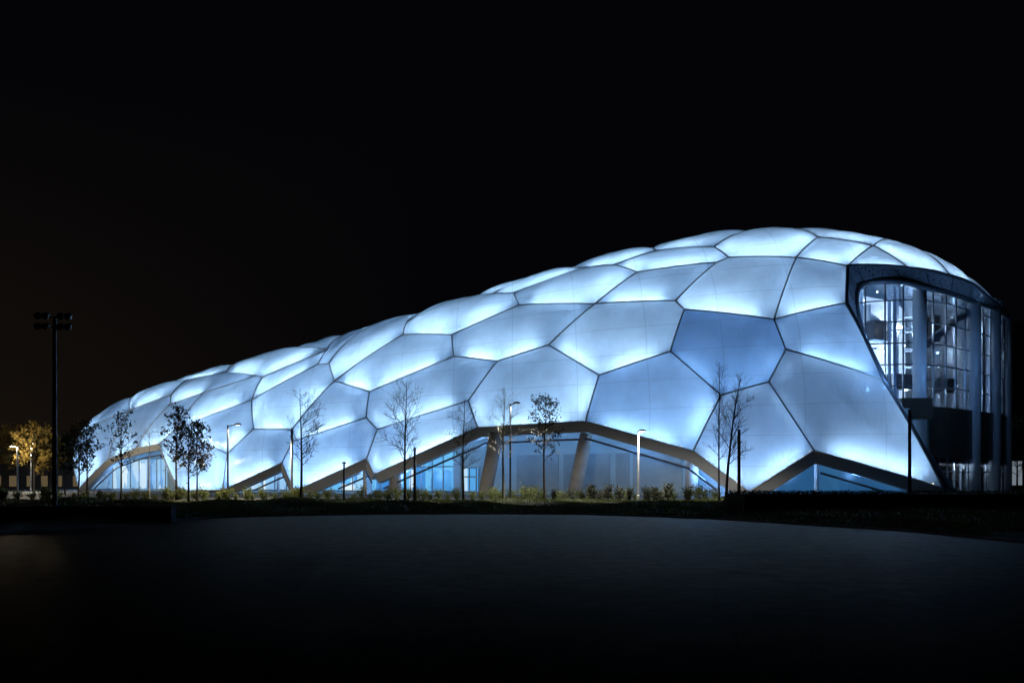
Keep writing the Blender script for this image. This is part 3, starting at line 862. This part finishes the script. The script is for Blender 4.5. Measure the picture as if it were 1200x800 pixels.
def blades(name, pts, hmin, hmax, w, mat, lean=.35):
    mb = MB()
    for (x, y, z) in pts:
        h = random.uniform(hmin, hmax); a = random.uniform(0, 6.28); l = h*random.uniform(0, lean)
        dx, dy = math.cos(a)*w, math.sin(a)*w; b = random.uniform(0, 6.28)
        lx, ly = math.cos(b)*l, math.sin(b)*l
        n = len(mb.v)
        mb.v += [(x-dx, y-dy, z), (x+dx, y+dy, z), (x+lx, y+ly, z+h)]; mb.f.append((n, n+1, n+2))
    return mb.build(name, mat)
pts = []
for _ in range(170000):
    Y = random.uniform(24, 71); X = random.uniform(-.66, .66)*Y
    e = np.interp(X, EP[:, 0], EP[:, 1]) if X < 13.3 else 22.2
    if Y < e+.3 or (X < -14 and Y < 34): continue
    pts.append((X, Y, float(gh(X, Y))))
o = blades('grass', pts, .05, .17, .03, M['grass']); tag(o, 'rough dark turf between the asphalt and the shrub row', 'grass', kind='stuff')

lt = MB(); random.seed(77)
for _ in range(150):
    i = random.randrange(8, len(EP)-14); t = random.random(); p = EP[i]*(1-t)+EP[i+1]*t
    x, y = p[0]+random.gauss(0, .1), p[1]+abs(random.gauss(0, .5))+.16
    r = random.uniform(.02, .06); a = random.uniform(0, 3.1)
    lt.box((x, y, .05+r*.3), (r*2, r*1.3, r*.7), a, random.uniform(-.4, .4))
o = lt.build('litter', M['path']); tag(o, 'pale leaves and crumbs of litter caught along the asphalt edge', 'litter', kind='stuff')

# leaf clouds ------------------------------------------------------
def leaves(mb, centres, n, size, spread):
    for _ in range(n):
        c = random.choice(centres)
        p = Vector(c)+Vector((random.gauss(0, spread), random.gauss(0, spread), random.gauss(0, spread)))
        a = Vector((random.gauss(0, 1), random.gauss(0, 1), random.gauss(0, 1))).normalized(); b = a.orthogonal().normalized()
        s = size*random.uniform(.6, 1.4)
        k = len(mb.v)
        for q in (p-a*s, p+b*s*.55, p+a*s, p-b*s*.55): mb.v.append(tuple(q))
        mb.f.append((k, k+1, k+2, k+3))

def shrub_proto(h, w, n, mat, seed):
    random.seed(seed)
    root = empty('shrub', (0, 0, 0))
    st = MB()
    cs = []
    for k in range(9):
        a = random.uniform(0, 6.28); r = w*random.uniform(.1, .5); t = h*random.uniform(.6, 1.0)
        tip = (math.cos(a)*r, math.sin(a)*r, t)
        st.tube([(math.cos(a)*.05, math.sin(a)*.05, 0), (tip[0]*.5, tip[1]*.5, t*.55), tip], [.02, .014, .006], 4)
        for f in (.35, .6, .8, 1.0): cs.append((tip[0]*f, tip[1]*f, tip[2]*f))
    st.build('stem', M['bark'], root)
    lf = MB(); leaves(lf, cs, n, .07, .10*w/.8)
    lf.v = [(x, y, max(z, .02)) for x, y, z in lf.v]
    lf.build('foliage', mat, root)
    return root
def copy_tree(o, parent=None):
    c = o.copy(); COL.objects.link(c); c.parent = parent
    for ch in list(o.children): copy_tree(ch, c)
    return c
GL = 'yellow-green lamplit shrub in the long low row along the pale path'
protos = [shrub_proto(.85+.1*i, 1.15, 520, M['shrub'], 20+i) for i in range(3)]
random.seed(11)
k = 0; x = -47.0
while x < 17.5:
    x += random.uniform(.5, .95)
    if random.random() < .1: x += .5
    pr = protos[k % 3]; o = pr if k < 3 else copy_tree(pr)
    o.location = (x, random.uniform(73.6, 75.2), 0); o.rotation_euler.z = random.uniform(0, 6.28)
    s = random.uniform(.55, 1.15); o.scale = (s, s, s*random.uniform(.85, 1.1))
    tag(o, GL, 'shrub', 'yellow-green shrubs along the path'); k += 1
DL = 'dark bushy shrub standing in front of the pale path near the middle lamp'
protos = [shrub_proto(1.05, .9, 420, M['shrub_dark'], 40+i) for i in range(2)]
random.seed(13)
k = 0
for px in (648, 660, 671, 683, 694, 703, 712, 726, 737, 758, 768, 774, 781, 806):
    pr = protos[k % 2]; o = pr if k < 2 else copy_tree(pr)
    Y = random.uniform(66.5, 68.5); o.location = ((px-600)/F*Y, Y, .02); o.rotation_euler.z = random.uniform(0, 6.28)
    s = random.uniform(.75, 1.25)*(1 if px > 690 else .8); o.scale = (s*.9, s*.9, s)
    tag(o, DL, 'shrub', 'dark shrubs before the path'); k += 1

# clipped hedges and low wall ---------------------------------------
def hedge(name, x0, x1, y0, y1, h, label):
    random.seed(5)
    root = empty(name, ((x0+x1)/2, (y0+y1)/2, 0))
    tag(root, label, 'hedge')
    core = MB(); core.box(((x0+x1)/2, (y0+y1)/2, h*.47), (x1-x0-.25, y1-y0-.25, h*.94)); core.build('branches', M['shrub_dark'], root)
    lf = MB()
    n = int((x1-x0)*(y1-y0+2*h)*70)
    for _ in range(n):
        if random.random() < .6:
            p = (random.uniform(x0, x1), random.uniform(y0, y1), h+random.gauss(0, .045))
        else:
            p = (random.uniform(x0, x1), y0+random.gauss(0, .04), random.uniform(0, h))
        leaves(lf, [p], 1, .05, .02)
    for _ in range(int(h*(y1-y0)*150)): leaves(lf, [(x0, random.uniform(y0, y1), random.uniform(0, h))], 1, .05, .04)
    for _ in range(int((x1-x0)*14)):
        leaves(lf, [(random.uniform(x0, x1), random.uniform(y0, y0+1), h+random.uniform(.03, .12))], 1, .05, .02)
    lf.build('foliage', M['hedge'], root)
hedge('hedge', 12.0, 42.0, 44.4, 48.4, 1.02, 'long black clipped hedge on the lawn before the glazed end')
wl = empty('low_wall', (-22, 34, 0)); tag(wl, 'low dark wall at the asphalt edge beside the floodlight mast', 'wall')
mb = MB(); mb.box((-24.2, 33.8, .27), (21.6, .5, .60)); mb.build('wall_body', M['wall_dark'], wl)
mb = MB(); mb.box((-24.2, 33.8, .61), (21.7, .6, .07)); mb.build('coping', M['wall_dark'], wl)

# ------------------------------------------------------------------ trees
def tree(px, by, ty, label, kind='bare', lean=0.0, seed=1, spread=.24, side=0, leafn=0, leafmat='leaf_brown', bark='bark', Y=None, group=None, upang=48, first=.30, nbr=26, rtrunk=.105, leafsize=.115):
    rnd = random.Random(seed); random.seed(seed)
    Y = Y or EYE*F/(by-HZ)
    X = (px-600)/F*Y; H = (HZ-ty)/F*Y+EYE
    root = empty('tree' if kind != 'sapling' else 'sapling', (X, Y, 0))
    tag(root, label, 'tree', group)
    tr = MB(); cs = []
    n = 14; tp = []
    wob = [rnd.gauss(0, .012*H) for _ in range(3)]
    for i in range(n+1):
        t = i/n
        tp.append(np.array([X+lean*H*t*t+wob[0]*math.sin(t*5)*t, Y+wob[1]*math.sin(t*4+1)*t, H*t-.05*(i == 0)]))
    rt = [rtrunk*(H/8)*(1-.93*(i/n)**.9)+.008 for i in range(n+1)]; rt[0] *= 1.35
    tr.tube(tp, rt, 7)
    cr = MB()
    def branch(p, d, L, r, lvl):
        pts = [np.array(p)]; m = 5; dd = np.array(d, float)
        for i in range(m):
            dd = dd+np.array([rnd.gauss(0, .10), rnd.gauss(0, .10), rnd.gauss(.05, .07)]); dd /= np.linalg.norm(dd)
            pts.append(pts[-1]+dd*L/m)
        (tr if lvl == 0 else cr).tube(pts, [r*(1-.82*i/m) for i in range(m+1)], 4 if lvl < 2 else 3, False)
        if lvl >= 1 or leafn: cs.extend(tuple(q) for q in pts[2 if lvl else 3:])
        if lvl < 2:
            k = int(((7 if not leafn else 5) if lvl == 0 else 4)*(1 if L > .5 else .6))+1
            for j in range(k):
                t = rnd.uniform(.25, 1.0); i = min(int(t*m), m-1)
                q = pts[i]+(pts[i+1]-pts[i])*(t*m-i)
                ax = (pts[i+1]-pts[i]); ax /= np.linalg.norm(ax)
                o = np.array([rnd.gauss(0, 1), rnd.gauss(0, 1), rnd.gauss(.25, .7)]); o -= ax*o.dot(ax); o /= np.linalg.norm(o)
                w = rnd.uniform(.5, .9); nd = ax*(1-w*.5)+o*w; nd /= np.linalg.norm(nd)
                branch(q, nd, L*rnd.uniform(.28, .5), max(r*.5, .005), lvl+1)
    for b in range(nbr):
        t = first+(.96-first)*((b+rnd.random())/nbr)
        i = min(int(t*n), n-1); p = tp[i]+(tp[i+1]-tp[i])*(t*n-i)
        az = b*2.4+rnd.uniform(-.5, .5)
        if side and rnd.random() < .6: az = (0 if side > 0 else math.pi)+rnd.gauss(0, .6)
        prof = math.sin(math.pi*min(1, ((t-first)/(1-first))*.78+.22))**.8
        L = H*spread*prof*rnd.uniform(.75, 1.2)+.2
        el = R(upang+rnd.gauss(0, 8))
        branch(p, (math.cos(az)*math.cos(el), math.sin(az)*math.cos(el), math.sin(el)), L, max(rt[i]*.42, .012), 0)
    tr.build('trunk', M[bark], root, smooth=True)
    if leafn: leaves(cr, cs, leafn, leafsize, .10)
    if cr.v: 
        if leafn:
            cr.build('crown', M[leafmat], root)
        else: cr.build('crown', M[bark], root)
    return root
tree(92, 585, 500, 'small leafy tree at the left foot of the arena, left of a taller twin', seed=2, leafn=420, Y=78, spread=.17)
tree(102, 585.5, 494, 'leafy dark tree second from the left tip of the arena, beside a smaller tree', seed=3, leafn=650, Y=76, spread=.2)
tree(142, 586, 486, 'slim tree with sparse leaves before the low lobby arch', seed=4, leafn=330, Y=75, spread=.22)
tree(207, 586, 477, 'tallest leafy tree of the cluster of three left of the curved-arm lamp', seed=5, leafn=620, Y=74, spread=.2)
tree(221, 588, 500, 'middle and nearest tree of the three dark leafy ones left of the arm lamp', seed=6, leafn=480, Y=69, spread=.22)
tree(231, 586, 499, 'leafy tree with wide crown at the lamp side of the cluster of three', seed=7, leafn=680, Y=73, spread=.24, side=1)
tree(353, 588, 455, 'bare tree with long sideways branches reaching right, beside a pale pole', seed=8, spread=.2, side=1, upang=22, nbr=34, first=.32)
tree(475, 588, 447, 'tall bare tree with wide upswept branches beside a plain dark pole', seed=9, spread=.24, upang=48, nbr=26)
tree(543, 588.5, 469, 'slender bare tree before the lit lobby windows', seed=10, spread=.19, upang=42, nbr=24)
tree(590, 588, 456, 'bare tree with pale tawny branches right beside the black street lamp', seed=11, spread=.19, upang=40, bark='pale_bark', nbr=24, first=.36)
tree(638, 588, 469, 'compact round tree still full of dark leaves before the roller doors', seed=12, leafn=900, spread=.21, first=.4, nbr=26, leafsize=.10)
tree(842.5, 589, 425, 'thin straight bare tree, left of the leaning one, before the dark pole', seed=13, spread=.15, upang=55, nbr=26, rtrunk=.06)
tree(851, 590, 443, 'leaning bare tree with a swept crown beside the dark pole', seed=14, spread=.22, lean=.13, side=1, upang=58, nbr=24)
tree(175, 585, 505, 'thin whip of a sapling with a pale trunk before the lobby arch', kind='sapling', seed=15, spread=.10, bark='pale_bark', nbr=10, first=.72, Y=78, rtrunk=.09)
# far left park trees
tree(40, 582, 497, 'golden leafy tree lit by the street lamp at the far left', seed=16, leafn=1500, leafmat='leaf_yellow', Y=92, spread=.26, leafsize=.16, first=.25, upang=40)
tree(8, 580, 505, 'dim tree behind the street lamp at the left picture edge', seed=17, leafn=1100, leafmat='leaf_yellow', Y=108, spread=.28, leafsize=.18)
tree(57, 581, 510, 'dim amber tree between the golden tree and the floodlight mast', seed=23, leafn=1100, leafmat='leaf_yellow', Y=104, spread=.27, leafsize=.17)
tree(76, 580, 512, 'dark tree half hidden behind the floodlight mast', seed=18, leafn=1100, leafmat='leaf_dark', Y=112, spread=.25, leafsize=.18)
tree(-22, 580, 495, 'dark leafy tree just past the left picture edge', seed=19, leafn=1100, leafmat='leaf_dark', Y=112, spread=.28, leafsize=.18)
tree(1192, 579, 490, 'small dark tree between the glazed end and the far tower', seed=21, leafn=900, leafmat='leaf_dark', Y=118, spread=.26, leafsize=.16, first=.2)

# ------------------------------------------------------------------ poles, lamps, mast
def gbase(px, Y): return np.array([(px-600)/F*Y, Y, 0.0])
def street_lamp(px, Y, ty, arm, label, lens='lens_dim', pale=False, energy=60, back=0.0):
    b = gbase(px, Y); H = (HZ-ty)/F*Y+EYE
    root = empty('street_lamp', b); tag(root, label, 'street lamp')
    m = M['pole_pale'] if pale else M['pole_dark']
    mb = MB(); mb.tube([b+[0, 0, -.05], b+[0, 0, .5], b+[0, 0, .55], b+[0, 0, H]], [.13, .13, .085, .07], 10)
    mb.lathe(b, [(.22, 0), (.22, .03), (.13, .05)], 12)
    mb.build('pole', m, root)
    tip = b+np.array([arm, back, H+.02])
    mb = MB(); mb.tube([b+[0, 0, H-.12], b+[arm*.3, back*.3, H-.02], tip], .04, 6); mb.build('arm', m, root)
    L = .62; s = 1 if arm > 0 else -1
    mb = MB()
    prof = [(-.31, .10, .03), (-.2, .17, .09), (.1, .19, .11), (.28, .15, .07), (.33, .06, .03)]
    vs = []; fs = []
    for (x, w, h) in prof:
        for (yy, zz) in ((-w, 0), (-w*.7, h), (w*.7, h), (w, 0)): vs.append(tip+[x*s*.95+.08*s, yy*1.0, zz*1.5])
    for i in range(len(prof)-1):
        for k_ in range(4): fs.append((i*4+k_, i*4+(k_+1) % 4, (i+1)*4+(k_+1) % 4, (i+1)*4+k_))
    fs += [(0, 1, 2, 3), (19, 18, 17, 16)]
    mb.add(vs, fs); hd = mb.build('lamp_head', M['pole_dark'], root)
    mb = MB(); mb.box(tip+[.08*s, 0, -.02], (.30, .18, .03)); mb.build('lens', M[lens], hd)
    if energy:
        l = plight('lamp_light', tip+np.array([.1*s, 0, -.12]), energy, (1, .96, .88) if px > 400 else (1, .88, .66), .12, 'SPOT' if px > 100 else 'POINT'); l.rotation_euler = (R(15), 0, 0); l.parent = root; l.location = Vector(tip+np.array([.1*s, 0, -.14]))-Vector(b)
    return root
street_lamp(598, 69.5, 473, .42, 'tall black street lamp with its head turned right, between the trees', 'lens_faint', False, 5600)
street_lamp(267, 76, 498, .8, 'dark street lamp with a sideways arm before the left cushions', 'lens_dim', False, 5500)
street_lamp(748, 67, 506, .12, 'pale metal lamp post with a bright head, beside dark shrubs', 'lens_white', True, 3400, -.5)
street_lamp(36, 132, 519, .6, 'small distant street lamp right of the golden tree lamp, before the low building', 'lens_white', True, 6500)
street_lamp(20.5, 88, 523, -.45, 'bright street lamp by the golden tree at the far left', 'lens_white', True, 850)
def pole(px, Y, ty, label, r=.08, pale=False, cap=None, cat='pole', name='pole'):
    b = gbase(px, Y); H = (HZ-ty)/F*Y+EYE
    root = empty(name, b); tag(root, label, cat)
    m = M['pole_pale'] if pale else M['pole_dark']
    mb = MB(); mb.tube([b+[0, 0, -.05], b+[0, 0, H*.5], b+[0, 0, H]], [r*1.1, r, r*.95], 12); mb.build('shaft', m, root, smooth=True)
    mb = MB(); mb.lathe(b, [(r*2.2, 0), (r*2.2, .04), (r*1.1, .07)], 12); mb.build('base_plate', m, root)
    mb = MB()
    if cap: mb.lathe(b+[0, 0, H], [(0, -.02), (cap, -.02), (cap*1.05, .06), (cap*.6, .14), (0, .16)], 14)
    else: mb.lathe(b+[0, 0, H], [(r, -.02), (r*1.1, 0), (r*1.1, .05), (0, .07)], 12)
    mb.build('cap', m, root)
    return root
pole(403, 69, 543, 'short dark post with a flat cap under the arch beam', .08, cap=.16)
pole(486, 70, 525, 'plain dark pole beside the wide bare tree', .11)
pole(866, 64, 504, 'plain dark pole at the end of the black hedge', .12)
pole(1066, 52, 481, 'tall plain dark pole behind the hedge before the glazed end', .10)
pole(342, 77, 504, 'pale galvanised pole left of the side-branched bare tree', .11, True)
mast_b = gbase(64, 47)
mast = empty('floodlight_mast', mast_b); tag(mast, 'tall black mast with two rows of unlit floodlights', 'floodlight mast')
HM = (HZ-371)/F*47+EYE
mb = MB(); mb.tube([mast_b+[0, 0, -.05], mast_b+[0, 0, 4], mast_b+[0, 0, HM]], [.14, .125, .10], 14); mb.lathe(mast_b, [(.32, 0), (.32, .06), (.18, .1)], 14); mb.build('pole', M['pole_dark'], mast, smooth=False)
for row, z in enumerate((HM-.05, HM-.62)):
    mb = MB(); mb.box(mast_b+[0, 0, z], (1.75, .08, .08), .15); mb.build('crossbar', M['pole_dark'], mast)
    for i, dx in enumerate((-.80, -.38, .34, .76)):
        c = mast_b+np.array([dx, dx*.15, z])
        mb = MB()
        ax = Vector((.15*(-1) ** i, -.85, -.5)).normalized()
        p0 = Vector(c)+Vector((0, -.05, .12))
        mb.tube([p0-ax*.2, p0-ax*.12, p0, p0+ax*.16, p0+ax*.2], [.05, .11, .16, .19, .19], 12)
        fl = mb.build('floodlight', M['pole_dark'], mast, smooth=False)
        mb = MB(); mb.tube([Vector(c), p0-ax*.05], .03, 5); mb.build('bracket', M['pole_dark'], fl)

# ------------------------------------------------------------------ far things
fb = empty('distant_building', (-100, 185, 0)); tag(fb, 'low distant building with warm lit windows behind the golden tree', 'building')
mb = MB(); mb.box((-118, 190, 2.6), (60, 12, 5.2)); mb.build('wall', M['wall_dark'], fb)
mb = MB(); mb.box((-118, 190, 5.35), (61, 13, .3)); mb.build('roof', M['pole_dark'], fb)
random.seed(3)
for i in range(16):
    x = -145+i*3.4
    if random.random() < .25: continue
    mb = MB(); mb.box((x, 183.94, 1.7), (random.uniform(.7, 1.8), .1, 2.3)); mb.build('window', M['win_warm'], fb)
tw = empty('distant_tower', (88, 148, 0)); tag(tw, 'dim far tower with a curved top beside the glazed end', 'building')
mb = MB()
for i, (z, w) in enumerate(((0, 14), (14, 14), (24, 13.4), (27, 12), (28.6, 9))):
    mb.v += [(88-w/2+1.5, 142, z), (88+w/2, 142, z), (88+w/2, 156, z), (88-w/2+1.5, 156, z)]
    if i:
        for k_ in range(4): mb.f.append(((i-1)*4+k_, (i-1)*4+(k_+1) % 4, i*4+(k_+1) % 4, i*4+k_))
mb.f.append((16, 17, 18, 19)); mb.build('wall', M['metal_dark'], tw)
for x, z, w, h in ((84, 3, 1.6, 4), (88, 2.4, 2.4, 3.4), (86, 17.5, 1.2, .5)):
    mb = MB(); mb.box((x, 141.9, z), (w, .12, h)); mb.build('window', M['win_warm'] if z > 10 else led((.6, .72, .85), .25), tw)

# ------------------------------------------------------------------ sky, camera, render settings
w = bpy.data.worlds.new('World'); S.world = w; w.use_nodes = True
nt = w.node_tree; nt.nodes.clear()
out = nt.nodes.new('ShaderNodeOutputWorld'); bg = nt.nodes.new('ShaderNodeBackground')
tc = nt.nodes.new('ShaderNodeTexCoord'); sx = nt.nodes.new('ShaderNodeSeparateXYZ')
nt.links.new(tc.outputs['Generated'], sx.inputs[0])
# town glow: warm brown low in the left, near black overhead
mr = nt.nodes.new('ShaderNodeMapRange'); mr.inputs['From Min'].default_value = 0; mr.inputs['From Max'].default_value = .38; mr.inputs['To Min'].default_value = 1; mr.inputs['To Max'].default_value = 0
nt.links.new(sx.outputs['Z'], mr.inputs['Value'])
mr2 = nt.nodes.new('ShaderNodeMapRange'); mr2.inputs['From Min'].default_value = -.1; mr2.inputs['From Max'].default_value = -.5
nt.links.new(sx.outputs['X'], mr2.inputs['Value'])
ml = nt.nodes.new('ShaderNodeMath'); ml.operation = 'MULTIPLY'
nt.links.new(mr.outputs[0], ml.inputs[0]); nt.links.new(mr2.outputs[0], ml.inputs[1])
mx = nt.nodes.new('ShaderNodeMixRGB'); mx.inputs['Color1'].default_value = (.0012, .0012, .0018, 1); mx.inputs['Color2'].default_value = (.0075, .0052, .0036, 1)
nt.links.new(ml.outputs[0], mx.inputs['Fac']); nt.links.new(mx.outputs[0], bg.inputs['Color'])
bg.inputs['Strength'].default_value = 1.0
nt.links.new(bg.outputs[0], out.inputs['Surface'])

cam = bpy.data.cameras.new('Camera'); co_ = bpy.data.objects.new('Camera', cam); COL.objects.link(co_)
co_.location = (0, 0, EYE); co_.rotation_euler = (R(90), 0, 0)
cam.sensor_width = 36; cam.sensor_fit = 'HORIZONTAL'; cam.lens = 36*F/1200; cam.shift_y = (HZ-400)/1200
cam.clip_start = .1; cam.clip_end = 4000
S.camera = co_
S.view_settings.view_transform = 'Standard'; S.view_settings.look = 'None'; S.view_settings.exposure = 0; S.view_settings.gamma = 1
S.cycles.max_bounces = 8; S.cycles.transparent_max_bounces = 16; S.cycles.transmission_bounces = 6; S.cycles.diffuse_bounces = 4
S.cycles.sample_clamp_indirect = 4.0; S.cycles.caustics_reflective = False; S.cycles.caustics_refractive = False
S.cycles.use_denoising = True
try: S.cycles.denoiser = 'OPENIMAGEDENOISE'
except Exception: pass
